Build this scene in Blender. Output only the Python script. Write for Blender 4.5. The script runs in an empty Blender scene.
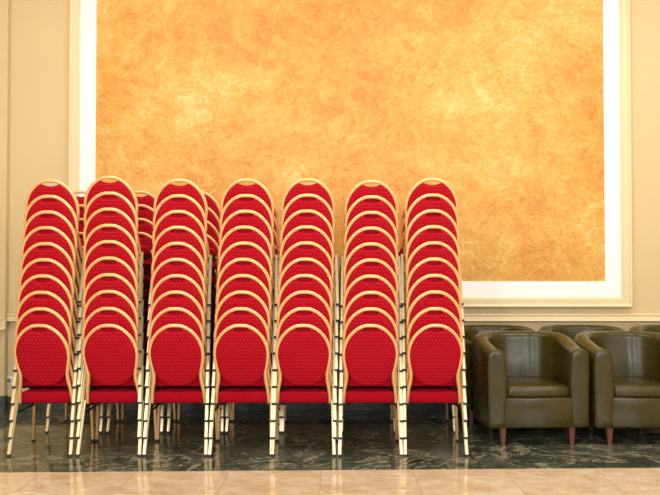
import bpy, bmesh, math, random
from mathutils import Vector, Matrix
random.seed(7)
S = bpy.context.scene
C = S.collection
PI = math.pi

# ------------------------------------------------------------------ camera
F = 715.0; H = 1.30; HOR = 272.0
cam = bpy.data.cameras.new('camera'); cam.sensor_width = 36; cam.lens = F / 660 * 36
co = bpy.data.objects.new('camera', cam); C.objects.link(co)
TILT = math.radians(1.2)
co.location = (0, 0, H); co.rotation_euler = (PI / 2 + TILT, 0, 0)
cam.shift_y = ((HOR - 247.5) - F * math.tan(TILT)) / 660.0
S.camera = co
S.view_settings.view_transform = 'Standard'; S.view_settings.look = 'None'
S.view_settings.gamma = 1; S.view_settings.use_curve_mapping = False
S.view_settings.exposure = 0.0

# ------------------------------------------------------------------ materials
def lin(c):
    return tuple(((v / 255) / 12.92 if v / 255 <= .04045 else ((v / 255 + .055) / 1.055) ** 2.4) for v in c) + (1,)
def mat(name, rgb, rough=.5, metal=0, **kw):
    m = bpy.data.materials.new(name); m.use_nodes = True
    b = m.node_tree.nodes['Principled BSDF']
    b.inputs['Base Color'].default_value = lin(rgb); b.inputs['Roughness'].default_value = rough
    b.inputs['Metallic'].default_value = metal
    for k, v in kw.items(): b.inputs[k.replace('_', ' ')].default_value = v
    return m
class NT:
    def __init__(s, m): s.m = m; s.t = m.node_tree; s.b = s.t.nodes['Principled BSDF']
    def n(s, typ, **kw):
        x = s.t.nodes.new(typ)
        for k, v in kw.items(): setattr(x, k, v)
        return x
    def l(s, a, b): s.t.links.new(a, b)
    def coords(s, kind='Object'): return s.n('ShaderNodeTexCoord').outputs[kind]
    def mapping(s, vec, scale=(1, 1, 1), rot=(0, 0, 0), loc=(0, 0, 0)):
        x = s.n('ShaderNodeMapping'); x.inputs['Scale'].default_value = scale
        x.inputs['Rotation'].default_value = rot; x.inputs['Location'].default_value = loc
        s.l(vec, x.inputs['Vector']); return x.outputs[0]
    def noise(s, vec, scale, detail=4, rough=.5, dist=0):
        x = s.n('ShaderNodeTexNoise'); s.l(vec, x.inputs['Vector'])
        x.inputs['Scale'].default_value = scale; x.inputs['Detail'].default_value = detail
        x.inputs['Roughness'].default_value = rough; x.inputs['Distortion'].default_value = dist
        return x.outputs['Fac']
    def ramp(s, fac, stops):
        x = s.n('ShaderNodeValToRGB'); s.l(fac, x.inputs[0]); e = x.color_ramp.elements
        while len(e) < len(stops): e.new(.5)
        for el, (p, c) in zip(e, stops): el.position = p; el.color = c
        return x.outputs[0]
    def mix(s, fac, a, b, blend='MIX'):
        x = s.n('ShaderNodeMix', data_type='RGBA', blend_type=blend)
        for sock, v in ((x.inputs[0], fac), (x.inputs[6], a), (x.inputs[7], b)):
            if hasattr(v, 'links'): s.l(v, sock)
            else: sock.default_value = v
        return x.outputs[2]
    def math(s, op, a, b=None, c=None):
        x = s.n('ShaderNodeMath', operation=op)
        for i, v in enumerate((a, b, c)):
            if v is None: continue
            if hasattr(v, 'links'): s.l(v, x.inputs[i])
            else: x.inputs[i].default_value = v
        return x.outputs[0]
    def bump(s, h, strength, dist=.01):
        x = s.n('ShaderNodeBump'); x.inputs['Strength'].default_value = strength
        x.inputs['Distance'].default_value = dist; s.l(h, x.inputs['Height'])
        s.l(x.outputs[0], s.b.inputs['Normal'])
G = lambda v: (v, v, v, 1)

# red fabric with staggered gold pin dots (on the two axes that span the surface)
def fabric(name, axis_b):
    m = mat(name, (170, 8, 22), .85); t = NT(m)
    m.node_tree.nodes['Principled BSDF'].inputs['Specular IOR Level'].default_value = .15
    sx = t.n('ShaderNodeSeparateXYZ'); t.l(t.coords(), sx.inputs[0])
    p = .0245
    a = t.math('DIVIDE', sx.outputs['X'], p); b = t.math('DIVIDE', sx.outputs[axis_b], p)
    row = t.math('FLOOR', b)
    off = t.math('MULTIPLY', t.math('MODULO', t.math('ABSOLUTE', row), 2.0), .5)
    fa = t.math('SUBTRACT', t.math('FRACT', t.math('ADD', a, off)), .5)
    fb = t.math('SUBTRACT', t.math('FRACT', b), .5)
    d = t.math('SQRT', t.math('ADD', t.math('MULTIPLY', fa, fa), t.math('MULTIPLY', fb, fb)))
    dot = t.math('LESS_THAN', d, .125)
    w = t.noise(t.coords(), 260, 3)
    base = t.mix(w, lin((150, 0, 22)), lin((180, 2, 36)))
    t.l(t.mix(dot, base, lin((200, 70, 50))), t.b.inputs['Base Color'])
    t.bump(w, .25, .002)
    return m
M_BACK = fabric('red_dotted_fabric_back', 'Z')
M_SEAT = fabric('red_dotted_fabric_seat', 'Y')
def metal_gold(name, rgb, rough, metal=.75):
    m = mat(name, rgb, rough, metal); t = NT(m)
    n = t.noise(t.coords(), 60, 3)
    t.l(t.ramp(n, [(.3, G(max(0, rough - .06))), (.7, G(rough + .08))]), t.b.inputs['Roughness'])
    return m
M_GOLD = metal_gold('gold_tube', (240, 190, 128), .42, .4)
M_LEG = metal_gold('pale_gold_leg', (218, 202, 160), .34, .5)
M_LEG2 = metal_gold('gold_front_leg', (190, 150, 100), .4, .6)
M_BLACK = mat('black_rubber', (14, 13, 12), .55)
M_DARKM = mat('rail_gap_shade_black', (12, 10, 9), .6, 0)  # black puts the seat-gap shade into the rails' colour; stretchers share it

def leather():
    m = mat('olive_leather', (62, 58, 36), .33); t = NT(m)
    t.b.inputs['Specular IOR Level'].default_value = .45
    n = t.noise(t.coords(), 5, 4, .6); n2 = t.noise(t.coords(), 220, 2)
    t.l(t.mix(n, lin((46, 42, 10)), lin((66, 60, 20))), t.b.inputs['Base Color'])
    t.l(t.ramp(n, [(.3, G(.22)), (.75, G(.34))]), t.b.inputs['Roughness'])
    t.bump(t.math('ADD', t.math('MULTIPLY', n2, .25), t.noise(t.coords(), 14, 2)), .12, .008)
    return m
M_LEATHER = leather()
def wood():
    m = mat('red_brown_wood', (110, 58, 36), .4); t = NT(m)
    n = t.noise(t.mapping(t.coords(), (60, 60, 6)), 2, 4)
    t.l(t.mix(n, lin((70, 34, 20)), lin((116, 66, 40))), t.b.inputs['Base Color'])
    return m
M_WOOD = wood()
def stucco():
    m = mat('orange_stucco', (240, 180, 95), .55); t = NT(m); c = t.coords()
    big = t.noise(c, 1.1, 4, .55, .4); mid = t.noise(c, 4.2, 7, .66, 1.2)
    fine = t.noise(t.mapping(c, (1, 1, 1.3), (0, .5, 0)), 15, 6, .62, 2.2)
    a = t.mix(.55, t.ramp(big, [(.3, G(0)), (.7, G(1))]), t.ramp(mid, [(.3, G(0)), (.7, G(1))]))
    f = t.mix(.38, a, t.ramp(fine, [(.3, G(0)), (.72, G(1))]))
    col = t.ramp(f, [(.2, lin((196, 126, 44))), (.38, lin((208, 148, 62))), (.52, lin((217, 163, 74))), (.66, lin((225, 180, 96))), (.82, lin((236, 204, 138)))])
    t.l(col, t.b.inputs['Base Color']); t.bump(fine, .1, .006)
    return m
M_STUCCO = stucco()
def paint(name, rgb, rough=.55):
    m = mat(name, rgb, rough); t = NT(m)
    n = t.noise(t.coords(), 1.5, 4)
    c = lin(rgb); c2 = tuple(v * .94 for v in c[:3]) + (1,)
    t.l(t.mix(n, c2, c), t.b.inputs['Base Color'])
    return m
M_WALL = paint('beige_wall_paint', (216, 194, 148))
M_MOULD = paint('cream_moulding_paint', (230, 213, 172), .45)
M_WHITE = mat('white_border_paint', (250, 250, 250), .5)
M_CEIL = mat('ceiling_paint', (236, 236, 232), .8)
M_PLAST = mat('white_plastic', (226, 222, 212), .35)

def tile_grid(t, size, ox, oy, w, rotz=0):
    sx = t.n('ShaderNodeSeparateXYZ'); t.l(t.mapping(t.coords(), (1, 1, 1), (0, 0, rotz)), sx.inputs[0])
    out = []
    ids = []
    for ax, o in (('X', ox), ('Y', oy)):
        q = t.math('DIVIDE', t.math('SUBTRACT', sx.outputs[ax], o), size)
        f = t.math('ABSOLUTE', t.math('SUBTRACT', t.math('FRACT', q), .5))
        out.append(t.math('GREATER_THAN', f, .5 - w / size)); ids.append(t.math('FLOOR', q))
    rnd = t.n('ShaderNodeTexWhiteNoise', noise_dimensions='2D')
    cb = t.n('ShaderNodeCombineXYZ'); t.l(ids[0], cb.inputs[0]); t.l(ids[1], cb.inputs[1]); t.l(cb.outputs[0], rnd.inputs['Vector'])
    return t.math('MAXIMUM', out[0], out[1]), rnd
def beige_marble():
    m = mat('beige_marble', (222, 190, 150), .06, 0, Specular_IOR_Level=1.0); t = NT(m)
    j, rnd = tile_grid(t, .6, -.06, -.2, .0022)
    v = t.n('ShaderNodeVectorMath', operation='ADD'); t.l(t.coords(), v.inputs[0]); t.l(rnd.outputs['Color'], v.inputs[1])
    c = t.mapping(v.outputs[0], (1, 1.6, 1), (0, 0, .5))
    n = t.noise(c, 3.0, 8, .62, 1.6); n2 = t.noise(c, 16, 5, .6, .8)
    col = t.ramp(t.mix(.35, n, n2), [(.3, lin((190, 158, 122))), (.45, lin((208, 182, 148))), (.57, lin((220, 200, 172))), (.7, lin((234, 224, 206)))])
    t.l(t.mix(j, col, lin((190, 158, 124))), t.b.inputs['Base Color'])
    return m
def dark_marble():
    m = mat('dark_green_marble', (52, 56, 48), .09, 0, Specular_IOR_Level=.7); t = NT(m)
    j, rnd = tile_grid(t, .6, -.19, .1, .002)
    v = t.n('ShaderNodeVectorMath', operation='ADD'); t.l(t.coords(), v.inputs[0]); t.l(rnd.outputs['Color'], v.inputs[1])
    c = t.mapping(v.outputs[0], (.8, 1.0, 1), (0, 0, -.5))
    n = t.noise(c, 1.7, 9, .62, 1.8)
    vein = t.math('ABSOLUTE', t.math('SUBTRACT', t.noise(c, 1.5, 6, .6, 2.2), .5))
    vein2 = t.math('ABSOLUTE', t.math('SUBTRACT', t.noise(t.mapping(c, (1, 1, 1), (0, 0, .9), (5, 3, 0)), 5, 6, .62, 2.0), .5))
    base = t.ramp(n, [(.32, lin((36, 41, 35))), (.5, lin((64, 69, 58))), (.7, lin((104, 106, 90)))])
    c1 = t.mix(t.ramp(vein, [(0, G(.6)), (.022, G(0))]), base, lin((182, 176, 146)))
    c2 = t.mix(t.ramp(vein2, [(0, G(.4)), (.022, G(0))]), c1, lin((170, 166, 140)))
    t.l(t.mix(j, c2, lin((20, 22, 20))), t.b.inputs['Base Color'])
    return m
M_BEIGE = beige_marble(); M_DARK = dark_marble()
def skirt():
    m = mat('grey_green_marble_skirting', (58, 66, 62), .38); t = NT(m)
    n = t.noise(t.coords(), 5, 8, .6, 1.5)
    t.l(t.ramp(n, [(.3, lin((40, 50, 48))), (.55, lin((66, 76, 70))), (.8, lin((120, 124, 108)))]), t.b.inputs['Base Color'])
    return m
M_SKIRT = skirt()

# ------------------------------------------------------------------ mesh helpers
def box(bm, x0, x1, y0, y1, z0, z1, bev=0, seg=2):
    r = bmesh.ops.create_cube(bm, size=1)['verts']
    for v in r:
        v.co = Vector(((x0 + x1) / 2 + v.co.x * (x1 - x0), (y0 + y1) / 2 + v.co.y * (y1 - y0), (z0 + z1) / 2 + v.co.z * (z1 - z0)))
    if bev:
        es = list({e for v in r for e in v.link_edges})
        bmesh.ops.bevel(bm, geom=es, offset=bev, segments=seg, profile=.5, affect='EDGES')
def beam(bm, a, b, w, d, w2=None, d2=None, up=Vector((0, 0, 1)), bev=.003, flat=False):
    """rectangular bar from a to b; w along x, d along the other way; flat: ends cut level with the floor"""
    a = Vector(a); b = Vector(b); z = (b - a).normalized()
    w2 = w2 or w; d2 = d2 or d
    if flat: X = Vector((1, 0, 0)); Y = Vector((0, 1, 0)); d *= 1 / max(.3, z.z); d2 *= 1 / max(.3, z.z)
    else:
        X = Vector((1, 0, 0)); X = (X - z * X.dot(z)).normalized() if abs(z.x) < .9 else Vector((0, 1, 0)); Y = z.cross(X)
    rings = []
    k = bev
    for p, ww, dd in ((a, w, d), (b, w2, d2)):
        hw, hd = ww / 2, dd / 2
        pts = [(-hw + k, -hd), (hw - k, -hd), (hw, -hd + k), (hw, hd - k), (hw - k, hd), (-hw + k, hd), (-hw, hd - k), (-hw, -hd + k)]
        rings.append([bm.verts.new(p + X * u + Y * v) for u, v in pts])
    n = 8
    for i in range(n): bm.faces.new((rings[0][i], rings[0][(i + 1) % n], rings[1][(i + 1) % n], rings[1][i]))
    bm.faces.new(rings[0][::-1]); bm.faces.new(rings[1])
def tube(bm, pts, r, n=10, closed=False, ry=None):
    P = [Vector(p) for p in pts]; m = len(P); rings = []; ref = None
    for i, p in enumerate(P):
        if closed: t = (P[(i + 1) % m] - P[i - 1]).normalized()
        else: t = (P[min(i + 1, m - 1)] - P[max(i - 1, 0)]).normalized()
        if ref is None: ref = Vector((0, 1, 0)) if abs(t.y) < .8 else Vector((1, 0, 0))
        u = (ref - t * ref.dot(t)).normalized(); ref = u; v = t.cross(u)
        rr = r[i] if isinstance(r, (list, tuple)) else r
        rings.append([bm.verts.new(p + u * math.cos(2 * PI * k / n) * (ry or rr) + v * math.sin(2 * PI * k / n) * rr) for k in range(n)])
    for i in range(m if closed else m - 1):
        A, B = rings[i], rings[(i + 1) % m]
        for k in range(n): bm.faces.new((A[k], A[(k + 1) % n], B[(k + 1) % n], B[k]))
    if not closed: bm.faces.new(rings[0][::-1]); bm.faces.new(rings[-1])
def spline(pts, n=6, closed=False):
    out = []; m = len(pts)
    g = (lambda i: pts[i % m]) if closed else (lambda i: pts[max(0, min(m - 1, i))])
    for i in range(m if closed else m - 1):
        p0, p1, p2, p3 = (Vector(g(i + k)) for k in (-1, 0, 1, 2))
        for j in range(n):
            t = j / n
            out.append(.5 * ((2 * p1) + (p2 - p0) * t + (2 * p0 - 5 * p1 + 4 * p2 - p3) * t * t + (3 * p1 - p0 - 3 * p2 + p3) * t ** 3))
    if not closed: out.append(Vector(pts[-1]))
    return out
def mesh(name, bm, m, smooth=True, angle=40):
    bmesh.ops.recalc_face_normals(bm, faces=bm.faces)
    me = bpy.data.meshes.new(name); bm.to_mesh(me); bm.free()
    me.materials.append(m)
    if smooth:
        for p in me.polygons: p.use_smooth = True
        me.set_sharp_from_angle(angle=math.radians(angle))
    return me
def link(name, me, parent=None, loc=(0, 0, 0), **props):
    o = bpy.data.objects.new(name, me); C.objects.link(o); o.location = loc
    if parent: o.parent = parent
    for k, v in props.items(): o[k] = v
    return o
def obj(name, bm, m, parent=None, smooth=True, angle=40, **props):
    return link(name, mesh(name, bm, m, smooth, angle), parent, **props)
def struct(name, bm, m, smooth=False): return obj(name, bm, m, None, smooth, kind='structure')
def tag(o, label, cat, group=None):
    o['label'] = label; o['category'] = cat
    if group: o['group'] = group
    return o

# ------------------------------------------------------------------ room
WY = 6.74                                  # back wall plane
XL, XR, YF, ZC = -3.6, 5.2, -3.2, 4.9
PX = lambda px, Y=WY: (px - 330) * Y / F
PZ = lambda py, Y=WY: H - (py - HOR) * Y / F
bm = bmesh.new(); box(bm, XL - .2, XR + .2, WY, WY + .2, -.1, ZC + .1); struct('wall_back', bm, M_WALL)
bm = bmesh.new(); box(bm, XL - .2, XL, YF, WY, -.1, ZC + .1); struct('wall_left', bm, M_WALL)
bm = bmesh.new(); box(bm, XR, XR + .2, YF, WY, -.1, ZC + .1); struct('wall_right', bm, M_WALL)
bm = bmesh.new(); box(bm, XL - .2, XR + .2, YF, WY + .2, ZC, ZC + .1); struct('ceiling', bm, M_CEIL)
# floor: polished beige marble with a dark green marble band along the wall
def yb(x): return 4.72 + .0255 * x         # front edge of the dark band
def floor_poly(name, pts, m):
    bm = bmesh.new()
    lo = [bm.verts.new((x, y, -.1)) for x, y in pts]; hi = [bm.verts.new((x, y, 0)) for x, y in pts]
    n = len(pts); bm.faces.new(lo[::-1]); bm.faces.new(hi)
    for i in range(n): bm.faces.new((lo[i], lo[(i + 1) % n], hi[(i + 1) % n], hi[i]))
    struct(name, bm, m)
a, b = XL - .2, XR + .2
floor_poly('floor', [(a, YF), (b, YF), (b, yb(b)), (a, yb(a))], M_BEIGE)
floor_poly('floor_1', [(a, yb(a)), (b, yb(b)), (b, WY + .1), (a, WY + .1)], M_DARK)
# skirting
bm = bmesh.new(); box(bm, XL, XR, WY - .018, WY, 0, PZ(396), .003, 1); struct('baseboard_back', bm, M_SKIRT)
# panel with white border and cream moulding, mitred profiles swept round a rectangle
x0, x1 = PX(95.4), PX(604.3); z0, z1 = PZ(281.3), 4.45
def frame(name, rect, prof, m):
    """prof: (distance outwards from rect, protrusion from the wall)"""
    bm = bmesh.new(); X0, X1, Z0, Z1 = rect; rings = []
    for d, h in prof:
        rings.append([bm.verts.new(p) for p in ((X0 - d, WY - h, Z0 - d), (X1 + d, WY - h, Z0 - d), (X1 + d, WY - h, Z1 + d), (X0 - d, WY - h, Z1 + d))])
    for i in range(len(prof) - 1):
        for k in range(4): bm.faces.new((rings[i][k], rings[i][(k + 1) % 4], rings[i + 1][(k + 1) % 4], rings[i + 1][k]))
    return struct(name, bm, m)
bm = bmesh.new(); box(bm, x0 - .01, x1 + .01, WY - .012, WY, z0 - .01, z1 + .01); struct('trim_1', bm, M_STUCCO)
W = .146
frame('trim_2', (x0, x1, z0, z1), [(0, 0), (0, .022), (W, .022), (W, 0)], M_WHITE)
frame('trim_3', (x0 - W, x1 + W, z0 - W, z1 + W),
      [(0, 0), (0, .03), (.012, .036), (.02, .046), (.066, .046), (.074, .056), (.088, .064), (.096, .058), (.100, .03), (.100, 0)], M_MOULD)
# chair rail: moulded strip along the wall
def rail(name, X0, X1, Y, zt, zb, k=1.0):
    bm = bmesh.new()
    pr = [(0, zt), (.018 * k, zt), (.022 * k, zt - .008), (.015 * k, zt - .014), (.015 * k, zb + .022), (.032 * k, zb + .014), (.036 * k, zb + .006), (.028 * k, zb), (0, zb)]
    A = [bm.verts.new((X0, Y - d, z)) for d, z in pr]; B = [bm.verts.new((X1, Y - d, z)) for d, z in pr]
    for i in range(len(pr) - 1): bm.faces.new((A[i], A[i + 1], B[i + 1], B[i]))
    bm.faces.new(A[::-1]); bm.faces.new(B)
    struct(name, bm, M_MOULD)
rail('trim_4', PX(0) - .5, XR, WY, PZ(313.9), PZ(321.2), 1.35)
# pilaster at the far left with its own rail and skirting
py = WY - .07; pxr = PX(5.5, py)
bm = bmesh.new(); box(bm, XL, pxr, py, WY, 0, ZC, .006, 2); struct('trim_5', bm, M_WALL)
rail('trim_6', XL, pxr + .012, py, PZ(318, py), PZ(330, py), 1.3)
bm = bmesh.new(); box(bm, XL, pxr + .012, py - .018, WY - .018, 0, .15, .003, 1); struct('baseboard_left', bm, M_SKIRT)
# wall socket
ox, oz = PX(10.5), PZ(380)
e = bpy.data.objects.new('wall_socket', None); C.objects.link(e); e.location = (ox, WY, oz)
tag(e, 'small white square power socket low on the beige wall left of the chairs', 'socket')
bm = bmesh.new(); box(bm, -.04, .04, -.012, 0, -.04, .04, .004, 2); obj('face_plate', bm, M_PLAST, e)
bm = bmesh.new()
r = bmesh.ops.create_cone(bm, cap_ends=True, segments=24, radius1=.022, radius2=.022, depth=.003)['verts']
bmesh.ops.rotate(bm, verts=r, cent=(0, 0, 0), matrix=Matrix.Rotation(PI / 2, 3, 'X')); bmesh.ops.translate(bm, verts=r, vec=(0, -.0134, 0))
obj('socket_recess', bm, mat('grey_plastic', (120, 116, 108), .5), e)

# ------------------------------------------------------------------ banquet chair (local: rear feet at y=0, seat towards +y)
def by(z): return .112 - .25 * (z - .38)      # plane of the leaning back
def bz(py_):
    z = .7
    for _ in range(6): z = H - (py_ - HOR) * (5.07 + by(z)) / F
    return z
def bp(u, py_, off=0):                      # pixel-measured profile to local point on the back's plane
    z = bz(py_); return Vector((u * 1.025 * (5.07 + by(z)) / F, by(z) + off, z))
half = [(25.8, 402.5), (25.4, 396.5), (24.4, 387.5), (23.1, 380.5), (22.7, 375), (23.3, 369.5), (24.9, 362), (25.8, 354), (24.8, 346), (21.6, 338.4), (17.2, 332.8), (13.2, 329.4), (8.6, 326.9), (4, 325.7)]
fr = [bp(-u, v) for u, v in half] + [bp(u, v) for u, v in reversed(half)]
CH = {}
bm = bmesh.new(); tube(bm, spline(fr, 4), .0128, 10); CH['back_frame'] = mesh('back_frame', bm, M_GOLD, True, 60)
# cushion: outline inside the frame, domed both ways
oh = [(0, 331.1), (4, 330.7), (7.4, 329.6), (9.4, 328.4), (13.0, 330.8), (17.0, 334.2), (21.0, 339.4), (24.0, 346.6), (25.0, 354), (24.2, 361.5), (22.7, 368.8), (20.6, 374), (16.8, 379.2), (10.5, 383.4), (0, 385.4)]
loop = [bp(u, v) for u, v in oh] + [bp(-u, v) for u, v in reversed(oh[1:-1])]
cz = bz(358); cen = Vector((0, by(cz), cz))
bm = bmesh.new()
prof = [(1.0, 0), (1.0, .007), (.975, .0125), (.93, .016), (.8, .0195), (.55, .0225), (.25, .024)]
nrm = Vector((0, 1, .25)).normalized()
for sgn in (-1, 1):
    rings = []
    for s_, t_ in prof: rings.append([bm.verts.new(cen + (p - cen) * s_ + nrm * (t_ * sgn)) for p in loop])
    n = len(loop)
    for i in range(len(prof) - 1):
        for k in range(n): bm.faces.new((rings[i][k], rings[i][(k + 1) % n], rings[i + 1][(k + 1) % n], rings[i + 1][k]))
    bm.faces.new(rings[-1])
bmesh.ops.remove_doubles(bm, verts=bm.verts, dist=.0003)
CH['backrest'] = mesh('backrest', bm, M_BACK, True, 70)
# seat: rounded, slightly crowned cushion with curved front
def seat_mesh():
    bm = bmesh.new(); out = []
    yr, yf, wr, wf = .104, .515, .183, .196
    pts = [(-wr, yr + .012), (-wr + .02, yr), (wr - .02, yr), (wr, yr + .012), (wf, yf - .09), (wf - .015, yf - .035), (wf - .06, yf - .006), (.06, yf + .006), (-.06, yf + .006), (-wf + .06, yf - .006), (-wf + .015, yf - .035), (-wf, yf - .09)]
    pr = [(0, .362), (0, .418), (.003, .426), (.01, .432), (.03, .437), (.07, .442), (.12, .445)]
    rings = []
    for d, z in [(.010, .357)] + pr:
        rg = []
        for x, y in pts:
            cx, cy = 0, (yr + yf) / 2
            v = Vector((x - cx, y - cy)); L = v.length; v = v * ((L - d) / L)
            rg.append(bm.verts.new((v.x, cy + v.y, z)))
        rings.append(rg)
    n = len(pts)
    for i in range(len(rings) - 1):
        for k in range(n): bm.faces.new((rings[i][k], rings[i][(k + 1) % n], rings[i + 1][(k + 1) % n], rings[i + 1][k]))
    bm.faces.new(rings[-1]); bm.faces.new(rings[0][::-1])
    return mesh('seat', bm, M_SEAT, True, 60)
CH['seat'] = seat_mesh()
bm = bmesh.new()                             # rail ring below the cushion with bumpers that rest on the cushion below
for s in (-1, 1):
    beam(bm, (s * .176, .13, .347), (s * .18, .47, .347), .02, .020)
    beam(bm, (s * .18, .125, .350), (s * .199, .108, .350), .016, .016)
    beam(bm, (s * .18, .44, .350), (s * .207, .44, .350), .016, .016)
    for y in (.20, .40): box(bm, s * .15 - .02, s * .15 + .02, y - .02, y + .02, .326, .345, .004, 1); box(bm, s * .15 - .005, s * .18, y - .008, y + .008, .338, .350)
box(bm, -.176, .176, .20, .22, .338, .358, .003, 1); box(bm, -.18, .18, .45, .47, .338, .358, .003, 1)
CH['seat_frame'] = mesh('seat_frame', bm, M_DARKM, True, 40)
def leg_pair(s):
    RF, RT = Vector((s * .2175, 0, .012)), Vector((s * .209, .110, .378))
    bm = bmesh.new(); beam(bm, RF, RT, .0245, .0115, flat=True); rear = mesh('leg', bm, M_LEG, True, 30)
    bm = bmesh.new(); d = (RT - RF).normalized()
    beam(bm, Vector((s * .2178, -.0035, 0)), RF + d * .0035, .0275, .0128, flat=True); rf = mesh('rubber_foot', bm, M_BLACK, True, 30)
    FF, FT = Vector((s * .228, .448, .012)), Vector((s * .214, .430, .37))
    bm = bmesh.new(); beam(bm, FF, FT, .0225, .017, flat=True); front = mesh('leg', bm, M_LEG2, True, 30)
    bm = bmesh.new(); beam(bm, Vector((s * .2285, .4485, 0)), FF + (FT - FF).normalized() * .004, .0255, .02, flat=True); ff = mesh('rubber_foot', bm, M_BLACK, True, 30)
    bm = bmesh.new()
    q = lambda a_, b_, z: a_ + (b_ - a_) * ((z - a_.z) / (b_.z - a_.z))
    tube(bm, [q(RF, RT, .285), q(FF, FT, .287)], .0075, 8); st = mesh('stretcher', bm, M_DARKM, True, 60)
    return rear, rf, front, ff, st
LG = {s: leg_pair(s) for s in (-1, 1)}
def make_chair():
    r = bpy.data.objects.new('banquet_chair', None); C.objects.link(r)
    r.empty_display_size = .1
    for k in ('seat', 'backrest', 'back_frame', 'seat_frame'): link(k, CH[k], r)
    for s in (-1, 1):
        rear, rf, front, ff, st = LG[s]
        l1 = link('leg', rear, r); link('rubber_foot', rf, l1)
        l2 = link('leg', front, r); link('rubber_foot', ff, l2)
        link('stretcher', st, r)
    return r
proto = make_chair()
def kids(o): return [c for c in ALLKIDS.get(o.name, [])]
ALLKIDS = {}
def gather(o):
    ch = [c for c in bpy.data.objects if c.parent == o]
    ALLKIDS[o.name] = ch
    for c in ch: gather(c)
gather(proto)
def dup(o, parent=None):
    c = o.copy(); C.objects.link(c)
    if parent: c.parent = parent
    for k in ALLKIDS.get(o.name, []): dup(k, c)
    return c
ordn = ['first', 'second', 'third', 'fourth', 'fifth', 'sixth', 'seventh', 'eighth', 'ninth', 'tenth']
D = .021
first = True
def stack(cb, ct, Y, Zb, Zt, n, hh, name, row, yaw=0):
    """cb/ct: centre of the lowest/topmost back as measured, Zb/Zt their distances"""
    global first
    Xb = (cb - 330) * Zb / F; Xt = (ct - 330) * Zt / F; rnd = random.Random(int(cb * 7 + Y * 100))
    for k in range(n):
        if first: o = proto; first = False
        else: o = dup(proto)
        jit = 0 if k == 0 else rnd.uniform(-.0025, .0025)
        o.location = (Xb + (Xt - Xb) * k / 9 + jit, Y + D * k, hh * k)
        o.rotation_euler = (0, 0, yaw + (0 if k == 0 else math.radians(rnd.uniform(-.25, .25))))
        if k == 0: pos = 'bottom one of ' + name + ', standing on the floor'
        elif k == n - 1: pos = 'at the very top of ' + name
        else: pos = ordn[k] + ' up from the floor in ' + name
        if row == 1 and k == 0: pos = 'bottom one of ' + name
        tag(o, 'red gold-framed chair, ' + pos, 'chair', 'stacked red chairs, front row' if row == 1 else 'stacked red chairs, rear row')
sn = ['the leftmost front stack', 'the second front stack from left', 'the third front stack from left', 'the middle front stack',
      'the third front stack from right', 'the second front stack from right', 'the rightmost front stack beside the armchairs']
cbs = [39.6, 108.6, 175.0, 240.6, 303.2, 370.6, 436.0]
cts = [49.2, 108.6, 179.2, 246.6, 308.0, 371.8, 432.6]
KH = .981
hhs = [.1185, .1215, .119, .1192, .1195, .118, .1197]
for i in range(7): stack(cbs[i], cts[i], 5.07, 5.043, 5.24, 10, hhs[i] * KH, sn[i], 1)
rn = ['the rear stack behind the first gap from left', 'the rear stack behind the second gap from left', 'the rear stack behind the third gap from left', 'the rear stack behind the fourth gap from left',
      'the rear stack behind the fifth gap from left', 'the rear stack behind the second front stack from right', 'the rear stack behind the rightmost front stack']
cb2 = [73.5, 134.5, 195, 253.5, 309.5, 368.5, 428]
ct2 = [79.5, 139.5, 197, 254, 308, 368, 425.5]
rn = ['the leftmost rear stack', 'the second rear stack from left', 'the third rear stack from left', 'the middle rear stack',
      'the third rear stack from right', 'the second rear stack from right', 'the rightmost rear stack']
for i in range(7): stack(cb2[i], ct2[i], 5.80, 5.77, 5.96, 10, .1185 * KH, rn[i], 2)

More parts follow.
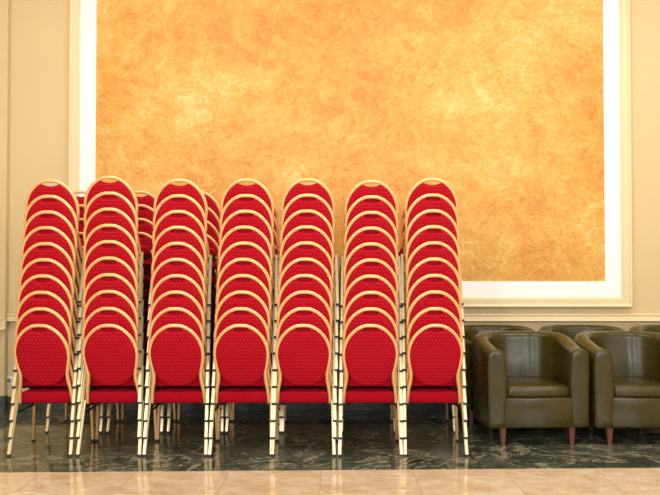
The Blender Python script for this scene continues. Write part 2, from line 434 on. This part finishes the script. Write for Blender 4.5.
# ------------------------------------------------------------------ tub armchair (local: front at y=0, centre x=0)
AC = {}
def armchair_meshes():
    Wd, Dp, R = .378, .655, .30            # half width, depth, rear corner radius
    path = []                              # outer line in plan from front left, round the back, to front right
    FL = lambda y: .022 * math.sin(PI * min(1, max(0, y / Dp)))
    for k in range(9): y = (Dp - R) * k / 8; path.append((-Wd - FL(y), y))
    for k in range(1, 13):
        a = PI / 2 * k / 12; y = Dp - R + R * math.sin(a); path.append((-Wd + R * (1 - math.cos(a)) - FL(y), y))
    path.append((-.03, Dp)); path.append((.03, Dp))
    path += [(-x, y) for x, y in reversed(path[:-2])]
    P = [Vector(p) for p in path]; m = len(P)
    L = [0]
    for i in range(1, m): L.append(L[-1] + (P[i] - P[i - 1]).length)
    tot = L[-1]
    bm = bmesh.new(); rings = []; tops = []
    for i, p in enumerate(P):
        t = (P[min(i + 1, m - 1)] - P[max(i - 1, 0)]).normalized(); nin = Vector((t.y, -t.x))
        u = min(L[i], tot - L[i]) / (tot / 2)          # 0 at front, 1 at back centre
        sm = lambda q: q * q * (3 - 2 * q)
        hgt = .722 + .088 * sm(min(1, max(0, u / .62)))
        th = .125 - .005 * sm(u) ; rr = th / 2
        fr_ = 0.0
        pts = [(.012, .135), (.0, .148), (.0, .30), (-.004, .5), (-.004, hgt - rr * 1.0)]
        for k in range(1, 8):
            a = PI * k / 8
            pts.append((rr - (rr + .004) * math.cos(a), hgt - rr + rr * math.sin(a) ** .8))
        lean = .028 * sm(u)
        pts += [(th, hgt - rr * 1.0), (th + .008 + lean * .4, .60), (th + .012 + lean, .46), (th + .012 + lean, .33), (th, .30), (th, .148), (th - .012, .135)]
        rings.append([bm.verts.new((p.x + nin.x * d, p.y + nin.y * d, z)) for d, z in pts])
    n = len(rings[0])
    for i in range(m - 1):
        for k in range(n): bm.faces.new((rings[i][k], rings[i][(k + 1) % n], rings[i + 1][(k + 1) % n], rings[i + 1][k]))
    # rounded front faces of the arms
    piping = []
    for e in (0, -1):
        base = rings[e]; c = sum((v.co for v in base), Vector()) / n; prev = base
        piping.append([v.co.copy() + Vector((0, -.001, 0)) for v in base[1:-1]])
        for s_, dy in ((.975, -.008), (.90, -.013), (.6, -.015)):
            rg = [bm.verts.new((c.x + (v.co.x - c.x) * s_, dy, c.z + (v.co.z - c.z) * (1 - (1 - s_) * .35))) for v in base]
            for k in range(n): bm.faces.new((prev[k], prev[(k + 1) % n], rg[(k + 1) % n], rg[k]))
            prev = rg
        bm.faces.new(prev)
    AC['body'] = mesh('body', bm, M_LEATHER, True, 75)
    for q, pl in enumerate(piping):
        bm = bmesh.new(); tube(bm, pl, .0035, 6); AC['piping%d' % q] = mesh('piping', bm, M_LEATHER, True, 75)
    # base below the seat, flush with the arm fronts
    bm = bmesh.new(); box(bm, -.262, .262, -.010, .56, .135, .362, .014, 3); AC['front_panel'] = mesh('front_panel', bm, M_LEATHER, True, 60)
    # seat cushion
    bm = bmesh.new(); hw = .243
    pts = [(-hw, .02), (-hw + .02, -.004), (-hw * .5, -.010), (0, -.012), (hw * .5, -.010), (hw - .02, -.004), (hw, .02), (hw, .27), (hw - .04, .39), (hw - .12, .475), (0, .505), (-hw + .12, .475), (-hw + .04, .39), (-hw, .27)]
    pr = [(.02, .363), (.006, .366), (0, .376), (0, .42), (.006, .435), (.022, .443), (.06, .448), (.14, .453)]
    rs = []; cy = .26
    for d, z in pr:
        rg = []
        for x, y in pts:
            v = Vector((x, y - cy)); l_ = v.length; v = v * ((l_ - d) / l_); rg.append(bm.verts.new((v.x, cy + v.y, z)))
        rs.append(rg)
    nn = len(pts)
    for i in range(len(rs) - 1):
        for k in range(nn): bm.faces.new((rs[i][k], rs[i][(k + 1) % nn], rs[i + 1][(k + 1) % nn], rs[i + 1][k]))
    bm.faces.new(rs[-1]); bm.faces.new(rs[0][::-1])
    AC['seat_cushion'] = mesh('seat_cushion', bm, M_LEATHER, True, 60)
    for nm, yy, dy in (('lf', .045, -.006), ('lr', .56, .02)):
        bm = bmesh.new(); beam(bm, (0, yy + dy, 0), (0, yy, .137), .030, .030, .050, .046, flat=True, bev=.004); AC[nm] = mesh('leg', bm, M_WOOD, True, 30)
armchair_meshes()
def armchair(X, Y, label, yaw=0):
    r = bpy.data.objects.new('tub_armchair', None); C.objects.link(r); r.location = (X, Y, 0); r.rotation_euler = (0, 0, yaw)
    tag(r, label, 'armchair', 'olive leather tub armchairs')
    b_ = link('body', AC['body'], r); link('piping', AC['piping0'], b_); link('piping', AC['piping1'], b_)
    link('front_panel', AC['front_panel'], r); link('seat_cushion', AC['seat_cushion'], r)
    for s in (-1, 1):
        link('leg', AC['lf'], r, (s * .262, 0, 0)); link('leg', AC['lr'], r, (s * .21, 0, 0))
armchair(1.560, 5.365, 'olive leather tub armchair, left one of the front pair, beside the red chair stacks', math.radians(2.6))
armchair(2.362, 5.365, 'olive leather tub armchair, right one of the front pair')
armchair(1.46, 6.055, 'olive leather tub armchair by the wall, behind the left front armchair')
armchair(2.272, 6.055, 'olive leather tub armchair by the wall, middle one of the rear row')
armchair(3.10, 6.055, 'olive leather tub armchair by the wall at the right photo edge')

# ------------------------------------------------------------------ light
def area(name, loc, rot, sx, sy, power, col=(1, 1, 1)):
    l = bpy.data.lights.new(name, 'AREA'); l.shape = 'RECTANGLE'; l.size = sx; l.size_y = sy; l.energy = power; l.color = col
    o = bpy.data.objects.new(name, l); C.objects.link(o); o.location = loc; o.rotation_euler = rot; return o
for i, x in enumerate((-2.9, .4, 4.0)):       # unseen, behind camera: window mirrored in armchairs at right, two more added as fill
    area('window_and_fill', (x, -2.9, 2.75), (math.radians(78), 0, 0), 1.2, 2.8, 160, (.95, .98, 1))
for x in (-1.6, .8, 3.2):                      # ceiling lamps
    area('ceiling_lamp', (x, 4.2, 4.8), (0, 0, 0), .9, .9, 60, (1, .95, .86))
w = bpy.data.worlds.new('world'); S.world = w; w.use_nodes = True
w.node_tree.nodes['Background'].inputs[0].default_value = (1, .95, .88, 1)
w.node_tree.nodes['Background'].inputs[1].default_value = .14
